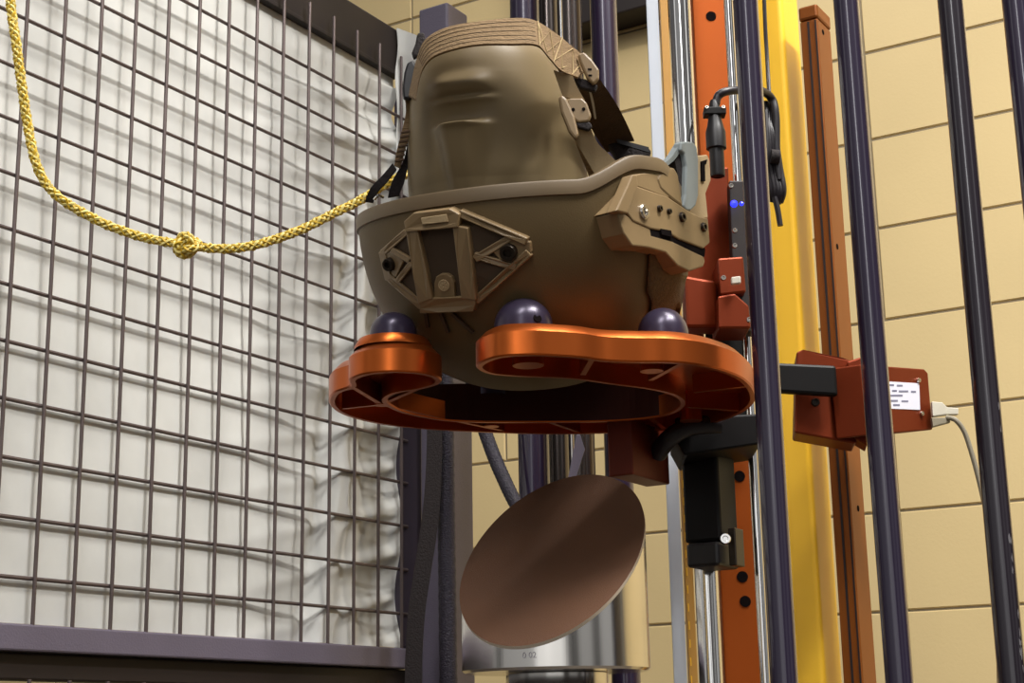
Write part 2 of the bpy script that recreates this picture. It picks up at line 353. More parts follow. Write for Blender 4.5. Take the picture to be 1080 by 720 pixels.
# ================================================================ ANVIL
AC = at(585, 640, 1.29); AR = .0748; zc = at(585, 588, 1.29).z; zbt = at(585, 705, 1.29-AR).z
an = thing('anvil', 'polished steel cylinder with a slanted brown abrasive face, below the orange ring', 'anvil', (AC.x, AC.y, 0))
sa, sb = .40, .93
n = 128; vs = []; body = MB()
def cutz(x, y): return zc+sa*x+sb*y
ring = [(AR*math.cos(2*math.pi*i/n), AR*math.sin(2*math.pi*i/n)) for i in range(n)]
body.add([V((AC.x+x, AC.y+y, cutz(x, y))) for x, y in ring]+[V((AC.x+x, AC.y+y, zbt+.002)) for x, y in ring]+[V((AC.x+x*.97, AC.y+y*.97, zbt)) for x, y in ring],
         [list(range(n))]+[[i, (i+1) % n, n+(i+1) % n, n+i] for i in range(n)]+[[n+i, n+(i+1) % n, 2*n+(i+1) % n, 2*n+i] for i in range(n)]+[[2*n+i for i in range(n)][::-1]])
bo = body.build('anvil_body', M['steel'], an)
nn = V((-sa, -sb, 1)).normalized()
m = MB(); top = [V((AC.x+x*1.006, AC.y+y*1.006, cutz(x, y)))+nn*.0031 for x, y in ring]
m.add(top+[p-nn*.0030+ZV*0 for p in top], [[i, (i+1) % n, n+(i+1) % n, n+i] for i in range(n)])
m.add([p for p in top], [list(range(n))], 1)
m.build('abrasive_disc', [M['abre'], M['abr']], an)
m = MB(); m.lathe([(0, .0), (.034, 0), (.040, .01), (.040, zbt-.05), (.0385, zbt-.045), (.0385, zbt-.02), (.041, zbt-.012), (.041, zbt-.0005), (0, zbt-.0005)], (AC.x+.001, AC.y+.012, 0), n=64)
m.build('anvil_stem', M['steel'], an)
cu = bpy.data.curves.new('txt', 'FONT'); cu.body = '0 02'; cu.size = .0062; cu.extrude = .0002; cu.align_x = 'CENTER'
tmp = bpy.data.objects.new('t', cu); C.objects.link(tmp); bpy.context.view_layer.update()
me = bpy.data.meshes.new_from_object(tmp); bpy.data.objects.remove(tmp)
em = MB(); P = at(560, 694, 1.222)
ang0 = math.atan2(P.x-AC.x, -(P.y-AC.y))
for pl in me.polygons:
    q = []
    for vi in pl.vertices:
        c = me.vertices[vi].co; an_ = ang0+c.x/AR; rr = AR+.0001+c.z
        q.append(V((AC.x+math.sin(an_)*rr, AC.y-math.cos(an_)*rr, zbt+.0085+c.y)))
    em.add(q, [list(range(len(q)))])
em.build('stamped_number', M['chip'], bo, False)

# ================================================================ DROP CARRIAGE
ZB = CAM.z+.27291; TH = .026
dc = thing('drop_carriage', 'orange anodised helmet ring with its red carriage and black bearing block on the rail', 'drop carriage', (.03, 1.30, ZB))
pts = [(-.025, 1.165), (-.010, 1.144), (.014, 1.140), (.035, 1.145), (.053, 1.152), (.070, 1.163), (.094, 1.169), (.120, 1.172), (.143, 1.184), (.165, 1.206), (.184, 1.237), (.199, 1.283), (.206, 1.33), (.201, 1.378), (.180, 1.423), (.139, 1.454), (.069, 1.463), (.016, 1.458), (-.036, 1.443), (-.087, 1.422), (-.124, 1.392), (-.148, 1.35), (-.154, 1.305), (-.146, 1.262), (-.130, 1.238),
       (-.1275, 1.213), (-.113, 1.193), (-.091, 1.187), (-.069, 1.195), (-.057, 1.213), (-.058, 1.235), (-.074, 1.254), (-.094, 1.268), (-.104, 1.295), (-.098, 1.330), (-.080, 1.362), (-.048, 1.388), (.016, 1.398), (.084, 1.400), (.128, 1.382), (.142, 1.34), (.134, 1.30), (.112, 1.272), (.080, 1.250), (.045, 1.226), (.010, 1.216), (-.016, 1.205), (-.027, 1.185)]
out = spline([V((a, b, 0)) for a, b in pts], 6, True); n = len(out)
def lay(d, z): return [V((p.x, p.y, z)) for p in (offset(out, d) if d else out)]
layers = [lay(0, ZB+.0012), lay(0, ZB+TH-.0075), lay(.0010, ZB+TH-.0062), lay(.0065, ZB+TH-.0006), lay(.0075, ZB+TH)]
m = MB(); vs = sum(layers, []); fs = [[a*n+i, a*n+(i+1) % n, (a+1)*n+(i+1) % n, (a+1)*n+i] for a in range(len(layers)-1) for i in range(n)]
fs.append([(len(layers)-1)*n+i for i in range(n)])
b0 = len(vs); low = [lay(.0012, ZB), lay(.005, ZB), lay(.0055, ZB+.016)]; vs += sum(low, [])
fs += [[(i+1) % n, i, b0+i, b0+(i+1) % n] for i in range(n)]+[[b0+a*n+(i+1) % n, b0+a*n+i, b0+(a+1)*n+i, b0+(a+1)*n+(i+1) % n] for a in range(2) for i in range(n)]
fs.append([b0+2*n+i for i in range(n)][::-1]); m.add(vs, fs)
rg = m.build('ring', M['orange'], dc, angle=28)
# underside pads: discs, ribs and bosses inside the pockets
def rib(a, b, z1=.016, w_=.0022):
    m = MB(); a, b = V((*a, 0)), V((*b, 0)); d = b-a
    m.box(V(((a.x+b.x)/2, (a.y+b.y)/2, ZB+.001+z1/2)), (d, d.cross(ZV), ZV), (d.length/2, w_, z1/2)); m.build('rib', M['orange'], rg, False)
for a, b in (((-.111, 1.316), (-.128, 1.247)), ((-.111, 1.316), (-.072, 1.248)), ((-.111, 1.316), (-.145, 1.33)), ((-.111, 1.316), (-.06, 1.385)), ((-.05, 1.395), (-.01, 1.444)),
             ((.03, 1.402), (.06, 1.458)), ((.12, 1.39), (.14, 1.45)), ((.15, 1.35), (.198, 1.37)), ((.15, 1.29), (.19, 1.27)), ((.11, 1.24), (.13, 1.18)), ((.055, 1.216), (.06, 1.162))): rib(a, b)
for x, y, r in ((-.111, 1.316, .006), (.012, 1.178, .012), (.16, 1.41, .010), (.108, 1.205, .009), (-.02, 1.42, .007)):
    m = MB(); m.lathe([(0, .0005), (r, .0005), (r, .0165)], (x, y, ZB), n=24); m.build('boss', M['orange'], rg)
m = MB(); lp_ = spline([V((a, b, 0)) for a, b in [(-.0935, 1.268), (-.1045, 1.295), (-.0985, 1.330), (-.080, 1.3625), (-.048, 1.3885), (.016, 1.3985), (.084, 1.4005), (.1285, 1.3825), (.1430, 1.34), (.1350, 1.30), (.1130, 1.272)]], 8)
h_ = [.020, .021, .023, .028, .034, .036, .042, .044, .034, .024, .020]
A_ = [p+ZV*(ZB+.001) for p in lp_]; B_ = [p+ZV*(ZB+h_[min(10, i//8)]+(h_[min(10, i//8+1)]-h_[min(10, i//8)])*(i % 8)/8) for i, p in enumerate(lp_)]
m.strip([p-V((0, .0012, 0)) for p in A_], [p-V((0, .0012, 0)) for p in B_], (0, .003, 0)); m.build('inner_shade_strip', M['inner_shade'], rg, False)  # strip added to darken the shaded inner wall of the ring
# collars + domes the helmet rests on
for x, y, Yc, rp, hb, lb in ((415, 357, 1.222, 25, .007, 0), (552, 339, 1.180, 31, .0, 0), (699, 349, 1.215, 27, .0, 0)):
    P = at(x, y, Yc); r = rp/F*(P-CAM).dot(fw)
    P.z = ZB+TH
    if hb:
        m = MB(); m.lathe([(.031, -.001), (.031, .0012), (.0275, hb), (0, hb)], P, n=48); m.build('collar', M['orange'], rg)
    m = MB(); h = .019 if hb else .0235
    m.lathe([(r, hb*.8), (r, hb+.006)]+[(r*math.cos(a), hb+.006+(h-.002)*math.sin(a)) for a in [math.pi/2*i/12 for i in range(1, 13)]], P, n=40)
    dm = m.build('support_dome', M['ball'], rg)
    if not hb and x < 600:
        m = MB(); q = math.radians(62); m.lathe([(.0035, 0), (.0035, .0006), (0, .0006)], P+V((math.cos(-q)*r*.985, math.sin(-q)*r*.985, .007)), (math.cos(-q), math.sin(-q), .3), 16); m.build('screw_hole', M['hole'], dm)
P = V((-.02, 1.41, ZB+TH)); m = MB(); m.lathe([(.02, -.0005), (.02, .006)]+[(.02*math.cos(a), .006+.017*math.sin(a)) for a in [math.pi/2*i/12 for i in range(1, 13)]], P, n=40); m.build('support_dome', M['ball'], rg)
# clamp under the ring
m = MB(); vbox(m, 667, 641, 706, 480, 1.41, atz(667, 500, 0).z if 0 else at(667, 500, 1.41).z, ZB+.004); m.build('clamp', M['clampm'], dc, False, .0015)
# arm and bearing block
m = MB(); m.prism([at(712, 440, 1.44), at(800, 436, 1.44), at(803, 468, 1.44), at(722, 480, 1.44), at(712, 462, 1.44)], (.004, .09, 0)); m.build('arm', M['blackb'], dc, False, .002)
m = MB(); m.tube(spline([at(694, 478, 1.45), at(706, 462, 1.43), at(728, 450, 1.425), at(760, 447, 1.425)], 6), .0085, 16); m.build('hose', M['cablek'], dc)
bb = MB(); z0, z1 = at(740, 570, 1.475).z, ZB-.006
vbox(bb, 757, 719, 776, 500, 1.475, z0, z1)
br = bb.build('bearing_block', M['blackb'], dc, False, .003)
m = MB(); vbox(m, 757, 723, 779, 570, 1.47, at(740, 597, 1.475).z, z0-.001); m.build('bearing_end_cap', M['blackp'], br, False, .003)
m = MB(); vbox(m, 776, 768, 785, 575, 1.47, at(776, 596, 1.47).z, at(776, 556, 1.47).z); m.build('side_bracket', M['screwd'], br, False, .001)
m = MB(); screw(m, at(765, 568, 1.462), (-.1, -1, 0), .0052, .003); m.build('screw', M['chrome'], br)
# carriage plates up by the rail
zt_ = lambda y, Y: at(760, y, Y).z
def plate(name, poly, Y, th, mt, parent=dc, bev=.0015):
    m = MB(); m.prism([at(x, y, Y+(x-750)*.0003) for x, y in poly], (0, th, 0)); return m.build(name, mt, parent, False, bev)
bp = plate('back_plate', [(722, 178), (768, 176), (776, 345), (722, 345)], 1.50, .012, M['red'])
st = plate('side_plate', [(769, 190), (793, 190), (800, 350), (776, 350)], 1.47, .02, M['brown'])
plate('guide_block', [(757, 272), (784, 270), (787, 308), (760, 311)], 1.455, .05, M['red'], dc, .002)
plate('guide_block', [(757, 312), (775, 309), (790, 322), (792, 346), (758, 346)], 1.45, .05, M['red'], dc, .002)
plate('front_block', [(722, 290), (756, 296), (757, 345), (724, 345)], 1.47, .03, M['red'], dc, .003)
plate('lower_arm', [(724, 346), (798, 346), (808, 440), (728, 440)], 1.53, .03, M['blackb'], dc, .002)
for x, y in ((771, 196), (775, 259), (775, 243), (763, 293), (790, 337)): m = MB(); screw(m, at(x, y, 1.449 if x in (763, 790) else 1.469), (0, -1, 0), .0026); m.build('screw', M['screw'], dc)
m = MB(); m.box(at(776, 296, 1.45), ((1, 0, .1), (0, 1, 0), ZV), (.0045, .003, .0035)); m.build('clip', M['plug'], dc, False, .001)
m = MB(); m.lathe([(.0036, 0), (.0036, .001), (.0026, .0026), (0, .0032)], at(774, 215, 1.469), (0, -1, 0), 16)
m.build('indicator_led', M['led'], st); m = MB(); m.lathe([(.002, 0), (.002, .001), (0, .002)], at(782, 215, 1.469), (0, -1, 0), 16); m.build('indicator_led', M['led'], st)

# ================================================================ HELMET
HC = V((.0135, 1.293, 0)); yaw, tilt, rollh = math.radians(-18), math.radians(11.0), math.radians(0)
TR = Matrix.Rotation(yaw, 4, 'Z') @ Matrix.Rotation(rollh, 4, 'Y') @ Matrix.Rotation(tilt, 4, 'X')
ax_, by_, HH = .1375, .155, .150
zr = at(500, 200, 1.143).z + math.sin(tilt)*by_
HC.z = zr; HM = Matrix.Translation(HC) @ TR
def rimz(th):   # th: 0 front, +90 = right of the photograph; the edge steps up at the temples
    a = abs(((math.degrees(th)+180) % 360)-180); s = lambda x: max(0, min(1, x))**2*(3-2*max(0, min(1, x)))
    d = math.degrees(math.atan2(math.sin(th), math.cos(th)))
    return .021*s((d-34)/26)*(1-s((d-70)/22)) if d > 0 else 0
def shellpt(th, v, grow=0):     # v 0 crown .. 1 rim
    zrim = rimz(th); p = 2.25
    phi = v*math.pi/2; h = -HH*(math.cos(phi))**(2/p); rr = math.sin(phi)**(2/p)
    h += zrim*v**3*1.0
    e2 = 2.15; c, s = math.sin(th), -math.cos(th)
    x = math.copysign(abs(c)**(2/e2), c)*ax_*rr; y = math.copysign(abs(s)**(2/e2), s)*by_*rr
    q = V((x, y, h))
    if grow:
        nrm = V((x/ax_**2, y/by_**2, (h-0)/HH**2 if h < 0 else 0)).normalized(); q += nrm*grow
    return HM @ q
hm = thing('helmet', 'upside-down tan combat helmet with front mount and side rail, resting on the orange ring', 'helmet', HM @ V((0, 0, -HH)))
nt_, nv = 144, 56
def shellgrid(grow, rev, m, v0=0, v1=1):
    vs = [shellpt(2*math.pi*i/nt_, v0+(v1-v0)*j/nv, grow) for j in range(nv+1) for i in range(nt_)]
    m.add(vs, [[j*nt_+i, j*nt_+(i+1) % nt_, (j+1)*nt_+(i+1) % nt_, (j+1)*nt_+i] for j in range(nv) for i in range(nt_)]); return vs
m = MB(); o1 = shellgrid(0, 0, m, .001); nb = len(m.v); shellgrid(-.008, 1, m, .001)
m.add([], []); m.f += [[nv*nt_+i, nv*nt_+(i+1) % nt_, nb+nv*nt_+(i+1) % nt_, nb+nv*nt_+i] for i in range(nt_)]; m.mi += [0]*nt_
sh = m.build('shell', M['shell'], hm, angle=50)
tb = MB(); shellgrid(0, 0, tb, .001); SB = BVHTree.FromPolygons([tuple(p) for p in tb.v], tb.f)
# edge trim: a rounded rubber channel over the rim
m = MB(); prof = [(.0004, -.0085), (.0017, -.008), (.0019, .0015), (.001, .003), (-.004, .0036), (-.0085, .003), (-.0095, 0), (-.0095, -.009)]
vs = []
for i in range(nt_):
    th = 2*math.pi*i/nt_; base = TR.inverted() @ (shellpt(th, 1)-HC); rad = V((base.x/ax_**2, base.y/by_**2, 0)).normalized()
    for a, b in prof: vs.append(HM @ (base+rad*a+V((0, 0, b))))
K = len(prof); m.add(vs, [[i*K+j, ((i+1) % nt_)*K+j, ((i+1) % nt_)*K+(j+1) % K, i*K+(j+1) % K] for i in range(nt_) for j in range(K)])
m.build('edge_trim', M['trim'], hm, angle=50)
def hit(x, y, off=0, bv=SB, Yd=1.25):
    d = ray(x, y).normalized(); loc, nr, _, _ = bv.ray_cast(CAM, d)
    if loc is None: return at(x, y, Yd), V((0, -1, 0))
    if nr.dot(d) > 0: nr = -nr
    return loc+nr*off, nr
NS = hit(483, 275)[1]
def sprism(m, poly, h0, h1, mi=0, div=3):
    pp = []
    for i in range(len(poly)):
        a, b = poly[i], poly[(i+1) % len(poly)]
        for t in range(div): pp.append((a[0]+(b[0]-a[0])*t/div, a[1]+(b[1]-a[1])*t/div))
    top = [hit(x, y)[0]+NS*h1 for x, y in pp]; m.prism(top, NS*(h0-h1), mi)
def beam(m, a, b, wpx, h0, h1):
    d = math.hypot(b[0]-a[0], b[1]-a[1]); nx, ny = -(b[1]-a[1])/d*wpx/2, (b[0]-a[0])/d*wpx/2
    sprism(m, [(a[0]+nx, a[1]+ny), (b[0]+nx, b[1]+ny), (b[0]-nx, b[1]-ny), (a[0]-nx, a[1]-ny)], h0, h1)
sm = MB()
sprism(sm, [(432, 236), (445, 238), (461, 312), (446, 318)], -.002, .010)            # uprights
sprism(sm, [(482, 235), (498, 238), (507, 314), (491, 312)], -.002, .010)
sprism(sm, [(446, 312), (505, 310), (506, 317), (503, 326), (447, 328)], -.002, .009)   # foot
sprism(sm, [(432, 231), (442, 222), (480, 217.5), (490, 223), (488, 237), (434, 242)], -.002, .012)   # brow
beam(sm, (487, 223), (558, 253), 8, -.002, .0075); beam(sm, (560, 265), (504, 316), 9, -.002, .006)
beam(sm, (541, 249), (503, 272), 8, -.002, .0055); beam(sm, (502, 268), (546, 281), 7, -.002, .0055)
beam(sm, (431, 243), (405, 266), 7, -.002, .005); beam(sm, (405, 264), (412, 294), 7, -.002, .005); beam(sm, (411, 290), (447, 322), 8, -.002, .005)
beam(sm, (415, 262), (434, 274), 6, -.002, .005); beam(sm, (436, 276), (420, 297), 6, -.002, .005)
sprism(sm, [(522, 265), (540, 249), (561, 254), (562, 265), (548, 282), (530, 274)], -.002, .0042)
sprism(sm, [(405, 266), (416, 264), (428, 274), (420, 291), (411, 292)], -.002, .0040)
mt = sm.build('front_mount', M['mount'], hm, False, .0008)
m = MB(); sprism(m, [(442, 238), (487, 236), (495, 314), (455, 314)], -.003, .0042); m.build('recess_plate', M['mount_dark'], mt, False)  # darker than the mount: recess shade put into the colour
m = MB(); sprism(m, [(496, 240), (503, 235), (545, 253), (556, 266), (506, 312)], -.002, .0034); m.build('wing_shade_plate', M['mount_dark'], mt, False)  # dark plates added for the shade between the wing beams
m = MB(); sprism(m, [(429, 247), (434, 250), (445, 312), (440, 312), (414, 292), (408, 266)], -.002, .0030); m.build('wing_shade_plate', M['mount_dark'], mt, False)
m = MB(); sprism(m, [(461, 313), (461, 297), (463, 290), (468, 287), (474, 287), (479, 290), (482, 296), (483, 312)], 0, .0065, div=1); m.build('tongue', M['mount'], mt, False, .0008)
m = MB(); c0, nr = hit(471.5, 299, .0); cN = c0+NS*.0066; a_ = NS.cross(ZV).normalized(); b_ = NS.cross(a_)
m.lathe([(.0046, 0), (.0046, .0005), (.004, .0007), (.004, .0002), (0, .0002)], cN, NS, 24)
for i in range(6):
    q = math.pi*i/3; m.box(cN+(a_*math.cos(q)+b_*math.sin(q))*.0021+NS*.0004, (a_*math.cos(q)+b_*math.sin(q), a_*-math.sin(q)+b_*math.cos(q), NS), (.001, .0006, .0004))
m.build('emblem', M['web2'], mt, False)
m = MB(); sprism(m, [(450, 227), (477, 223), (479, 231), (452, 234)], .011, .0125); m.build('top_insert', M['web2'], mt, False, .0005)
for x, y, r in ((538.5, 265, .0068), (413.5, 277.5, .0055)):
    P, nr = hit(x, y); P += NS*.005
    m = MB(); screw(m, P, NS*.6+nr*.4, r, .0035); m.build('screw', M['screwd'], mt)
m = MB(); 
beam(m, (466, 330), (474, 350), 3, -.001, .004); beam(m, (478, 330), (500, 350), 3, -.001, .004); beam(m, (450, 330), (452, 345), 3, -.001, .003)
m.build('lower_brace', M['mount_dark'], mt, False)

# side rail
RA, RB = at(651, 230, 1.146), at(752, 230, 1.262)
RN = (RB-RA).cross(ZV).normalized(); RN = -RN if RN.y > 0 else RN         # the flat outer plane of the side rail
RO = -RN*.0165
def rp(poly, dy=0): return [atp(x, y, RA-RN*dy, RN) for x, y in poly]
def rprism(m, poly, dy, th, mi=0): m.prism(rp(poly, dy), RO*th, mi)
m = MB()
rprism(m, [(650, 222), (662, 225), (668, 233), (686, 241), (703, 244), (716, 252), (742, 262), (749, 256), (747, 230), (738, 228), (723, 220), (704, 207), (686, 201), (672, 196), (664, 196)], 0, 1.5)
rprism(m, [(668, 232), (686, 241), (687, 248), (709, 254), (742, 270), (744, 275), (742, 281), (727, 286), (715, 280), (702, 266), (684, 261), (667, 259), (658, 246), (650, 223), (660, 226)], .001, 1.4)
rprism(m, [(664, 195), (668, 184), (680, 182), (695, 181), (700, 190), (712, 207), (704, 209), (686, 202), (672, 197)], .0012, 1.2)
rl = m.build('side_rail', M['mount'], hm, False, .0012)
m = MB(); rprism(m, [(650, 222), (662, 225), (673, 196), (672, 184), (667, 184), (662, 196)], -.004, .6); m.build('rail_flange', M['mount'], rl, False, .001)
m = MB(); rprism(m, [(684, 240), (704, 243), (716, 250), (744, 262), (743, 271), (709, 256), (686, 249)], .0012, .6)
m.prism(rp([(697, 241), (708, 243), (709, 250), (698, 247)], -.0004), RO*.3); m.build('rail_groove', M['hole'], rl, False)
m = MB(); rprism(m, [(735, 164), (746, 163), (748.5, 168), (750, 190), (744.5, 204), (747, 230), (738, 231), (724, 221), (731, 215), (735, 205)], .012, 1); m.build('rail_arm', M['web2'], rl, False, .001)
m = MB(); rprism(m, [(740, 170), (746, 168), (745, 173), (743.5, 174), (744, 191), (740.5, 191)], .0105, .1); m.build('arm_slot', M['hole'], rl, False)
m = MB(); rprism(m, [(693, 188), (697, 181), (703, 177), (711, 176), (716, 184), (718, 200), (721, 219), (708, 209), (697, 199)], .0005, 1.2); m.build('rail_cap', M['mount'], rl, False, .002)
m = MB(); rprism(m, [(719, 150), (724, 148.5), (731, 149.5), (735, 154), (737, 168), (737, 206), (734, 217), (729, 222), (724, 222), (721, 217), (723, 205), (724, 175), (722, 162), (718, 158)], .003, .5); m.build('rail_band', M['greyr'], rl, False, .0015)
m = MB(); A = rp([(686, 180), (698, 174), (708, 166), (714, 157), (719, 149)], .006); B = rp([(688, 183), (700, 177.5), (711, 169), (717, 161), (723, 153)], .006)
m.strip(spline(A, 4), spline(B, 4), RO*.4); m.build('band_tail', M['greyr'], rl)
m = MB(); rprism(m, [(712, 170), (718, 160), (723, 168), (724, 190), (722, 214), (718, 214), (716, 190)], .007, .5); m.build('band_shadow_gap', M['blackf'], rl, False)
for x, y, r in ((679, 223.5, .0062), (695.5, 220, .0028), (705.5, 223, .0024), (719.5, 229, .0042), (742, 239.5, .004)):
    m = MB(); screw(m, atp(x, y, RA+RN*.0005, RN), RN, r, .002); m.build('screw', M['screw'] if r > .006 else M['screwd'], rl)
m = MB(); pp = []
for t in range(4): pp.append((683+43*t/3, 262+19*(t/3)))
poly = [(684, 258), (702, 262), (726, 280), (723, 300), (717, 322), (700, 345), (684, 330), (680, 300)]
top = []; 
for x, y in poly: p_, q_ = hit(x, y, .0015, Yd=1.31); top.append((p_, q_))
gridv = []
for iy in range(9):
    for ix in range(7):
        y = 262+72*iy/8; x0 = 683-4*iy/8+ (5 if iy > 5 else 0); x1 = 724-8*(iy/8)**1.5
        gridv.append(hit(x0+(x1-x0)*ix/6, y, .0016, Yd=1.33)[0])
m.add(gridv, [[a*7+b, a*7+b+1, (a+1)*7+b+1, (a+1)*7+b] for a in range(8) for b in range(6)])
hp = m.build('hook_patch', M['velcro'], hm); sd = hp.modifiers.new('s', 'SOLIDIFY'); sd.thickness = .0012

# ================================================================ HEADFORM
prof = [(-.07, .074, .094, -.019, -.003), (-.02, .0745, .094, -.019, -.005), (.02, .0740, .093, -.019, -.006), (.05, .0715, .090, -.019, -.010), (.08, .0675, .086, -.0185, -.014), (.105, .063, .081, -.019, -.018), (.125, .057, .074, -.019, -.020), (.138, .047, .063, -.020, -.022), (.145, .030, .042, -.020, -.023), (.148, .001, .001, -.020, -.023)]
def interp(h):
    for a, b in zip(prof, prof[1:]):
        if h <= b[0]: t = (h-a[0])/(b[0]-a[0]); return [a[i]+(b[i]-a[i])*t for i in range(1, 5)]
    return prof[-1][1:]
def sprof(i, n_):
    P_ = spline([V((p[0], p[1], p[2])) for p in prof], 16); return P_
hs = spline([V((p[0], p[1], p[2])) for p in prof], 16)
ss = lambda x: max(0, min(1, x))**2*(3-2*max(0, min(1, x)))
na = 260; vs = []
FX = .001
def hpt(h, wx, wy, a):
    _, _, cx, cy = interp(h); c, s = math.sin(a), -math.cos(a); ee = 2.2
    x = cx+math.copysign(abs(c)**(2/ee), c)*wx; y = cy+math.copysign(abs(s)**(2/ee), s)*wy
    if s < 0:
        u = x-cx-FX; lip = math.exp(-(u/.024)**4)
        w_ = .0105+.009*max(0, min(1, h/.062))
        nose = (.005+.016*max(0, h)/.066)*math.exp(-(abs(u)/w_)**4)*(1-ss((h-.0615)/.006))
        nose += .0025*math.exp(-(u/.017)**4)*math.exp(-((h-.0625)/.0028)**2)
        y -= nose
        y -= .0080*lip*math.exp(-((h-.0965)/.0075)**2)
        y += .0022*lip*math.exp(-((h-.0872)/.0022)**2)
        y -= .0035*lip*math.exp(-((h-.0835)/.0032)**2)
        y += .002*math.exp(-(u/.02)**2)*math.exp(-((h-.072)/.006)**2)
        y += .004*(math.exp(-((u-.034)/.014)**2)+math.exp(-((u+.034)/.014)**2))*(1-ss((h-.00)/.03))
    return HM @ V((x, y, h))
hh = []
h = -.07
while h < .118: hh.append(h); h += .0011 if h > -.005 else .006
hh += [.118+.030*(1-(1-i/26)**2) for i in range(27)]
def wxy(h):
    for a, b in zip(hs, hs[1:]):
        if h <= b.x: t = (h-a.x)/max(1e-9, b.x-a.x); return a.y+(b.y-a.y)*t, a.z+(b.z-a.z)*t
    return .001, .001
for h in hh:
    wx, wy = wxy(h)
    vs += [hpt(h, wx, wy, 2*math.pi*i/na) for i in range(na)]
m = MB(); m.add(vs, [[j*na+i, j*na+(i+1) % na, (j+1)*na+(i+1) % na, (j+1)*na+i] for j in range(len(hh)-1) for i in range(na)])
m.f.append([(len(hh)-1)*na+i for i in range(na)]); m.mi.append(0); m.f.append(list(range(na))[::-1]); m.mi.append(0)
HB = BVHTree.FromPolygons([tuple(p) for p in m.v], m.f)
hd = m.build('headform', M['head'], None, angle=80)
tag(hd, 'tan head-shaped test form set upside down in the helmet, lips and nose showing', 'headform')

# ---------------------------------------------------------------- chin straps (parts of the helmet)
cpx = 517
def bY(x):
    dx = (x-cpx)/F*1.22; R_ = .074
    return 1.222-math.sqrt(max(R_*R_-dx*dx, 0)) + (max(0, abs(dx)-.07)*.4)
up_ = [(431, 100), (435, 80), (440, 60), (449, 41), (470, 29), (500, 23), (540, 19), (563, 21), (585, 34), (605, 50), (625, 66)]
lo_ = [(439, 105), (441, 88), (446, 72), (456, 60), (476, 52), (505, 46.5), (540, 46), (566, 47), (579, 60), (592, 74), (609, 81)]
def hz(x, y, back=.0): 
    P, nr = hit(x, y, .002, HB, bY(x)); Yb = bY(x)-.003
    return P if (P.y < Yb) else at(x, y, Yb)
m = MB(); A = spline([at(x, y, bY(x)+.010) for x, y in up_], 5); B = spline([hz(x, y) for x, y in lo_], 5)
m.strip(A, B, (0, .004, 0)); cs = m.build('chin_strap', M['web'], hm)
for t in (.15, .32, .5, .68, .85):
    m = MB(); m.tube([a.lerp(b, t)+V((0, -.0001, 0)) for a, b in zip(A[10:36], B[10:36])], .00025, 6); m.build('stitch_line', M['mount_dark'], cs)
m = MB(); ia = [36, 39, 42, 45, 48]; pa = []
for k_, i in enumerate(ia): pa.append((A if k_ % 2 else B)[i].lerp((B if k_ % 2 else A)[i], .08)+V((0, -.001, 0)))
m.tube(pa, .00045, 6); pa = []
for k_, i in enumerate(ia): pa.append((B if k_ % 2 else A)[i].lerp((A if k_ % 2 else B)[i], .08)+V((0, -.001, 0)))
m.tube(pa, .00045, 6)
for i in (36, 42, 48): m.tube([A[i]+V((0, -.001, 0)), B[i]+V((0, -.001, 0))], .0004, 6)
m.build('cross_stitching', M['stitch'], cs)
def ribbon(name, a, b, Ya, Yb, mt, th=.0022, parent=hm, n=6):
    N = len(a); A = [at(x, y, Ya+(Yb-Ya)*i/(N-1)) for i, (x, y) in enumerate(a)]; B = [at(x, y, Ya+(Yb-Ya)*i/(N-1)) for i, (x, y) in enumerate(b)]
    m = MB(); m.strip(spline(A, n), spline(B, n), (0, th, 0)); return m.build(name, M[mt], parent)
def pl(name, poly, Y, th, mt, parent=hm, bev=.0012, dy=0):
    m = MB(); m.prism([at(x, y, Y+dy*i) for i, (x, y) in enumerate(poly)], (0, th, 0)); return m.build(name, M[mt], parent, False, bev)
ribbon('side_strap', [(584, 74), (589, 88), (594, 102)], [(604, 80), (609, 92), (617, 106)], 1.178, 1.185, 'web2')
ribbon('side_strap', [(598, 132), (609, 152), (622, 174), (634, 196), (640, 206)], [(621, 130), (630, 150), (644, 164), (657, 178), (664, 190)], 1.185, 1.215, 'web2')
ribbon('side_strap', [(604, 140), (611, 160), (620, 182), (624, 200)], [(616, 150), (622, 170), (633, 186), (640, 204)], 1.20, 1.225, 'web')
gd = pl('strap_guide', [(589, 102), (593, 99), (598, 104), (606, 122), (611, 142), (607, 147), (600, 138), (592, 118)], 1.178, .006, 'mount', bev=.002)
bk = pl('strap_buckle', [(597, 106), (600, 103), (614, 103), (619, 108), (624, 122), (621, 128), (610, 129), (603, 124)], 1.180, .005, 'mount', bev=.0016)
for x, y in ((604.5, 115.5), (615.5, 115)):
    m = MB(); m.lathe([(.0014, 0), (.0014, .0004), (0, .0004)], at(x, y, 1.1798), (0, -1, 0), 12); m.build('hole', M['hole'], bk)
pl('buckle_mouth', [(606, 129), (622, 128), (625, 133), (621, 137), (610, 134)], 1.181, .005, 'blackf', bk)
b2 = pl('chin_buckle', [(609, 57), (616, 54), (625, 63), (632, 73), (632, 83), (626, 89), (619, 82), (612, 66)], 1.195, .005, 'mount', bev=.0018)
for x, y in ((622, 73), (622.5, 79.5)):
    m = MB(); m.box(at(x, y, 1.1948), (RT, ZV, (0, 1, 0)), (.0015, .0007, .0003)); m.build('hole', M['hole'], b2, False)
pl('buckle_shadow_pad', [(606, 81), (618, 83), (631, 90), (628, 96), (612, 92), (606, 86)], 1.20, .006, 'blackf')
ribbon('brown_strap', [(616, 88), (624, 108), (632, 130), (638, 152)], [(633, 84), (648, 106), (659, 126), (669, 148)], 1.21, 1.30, 'web_dark')
ribbon('brown_strap', [(610, 90), (614, 110), (624, 135), (640, 160)], [(622, 92), (632, 115), (642, 138), (655, 158)], 1.235, 1.31, 'web_dark')
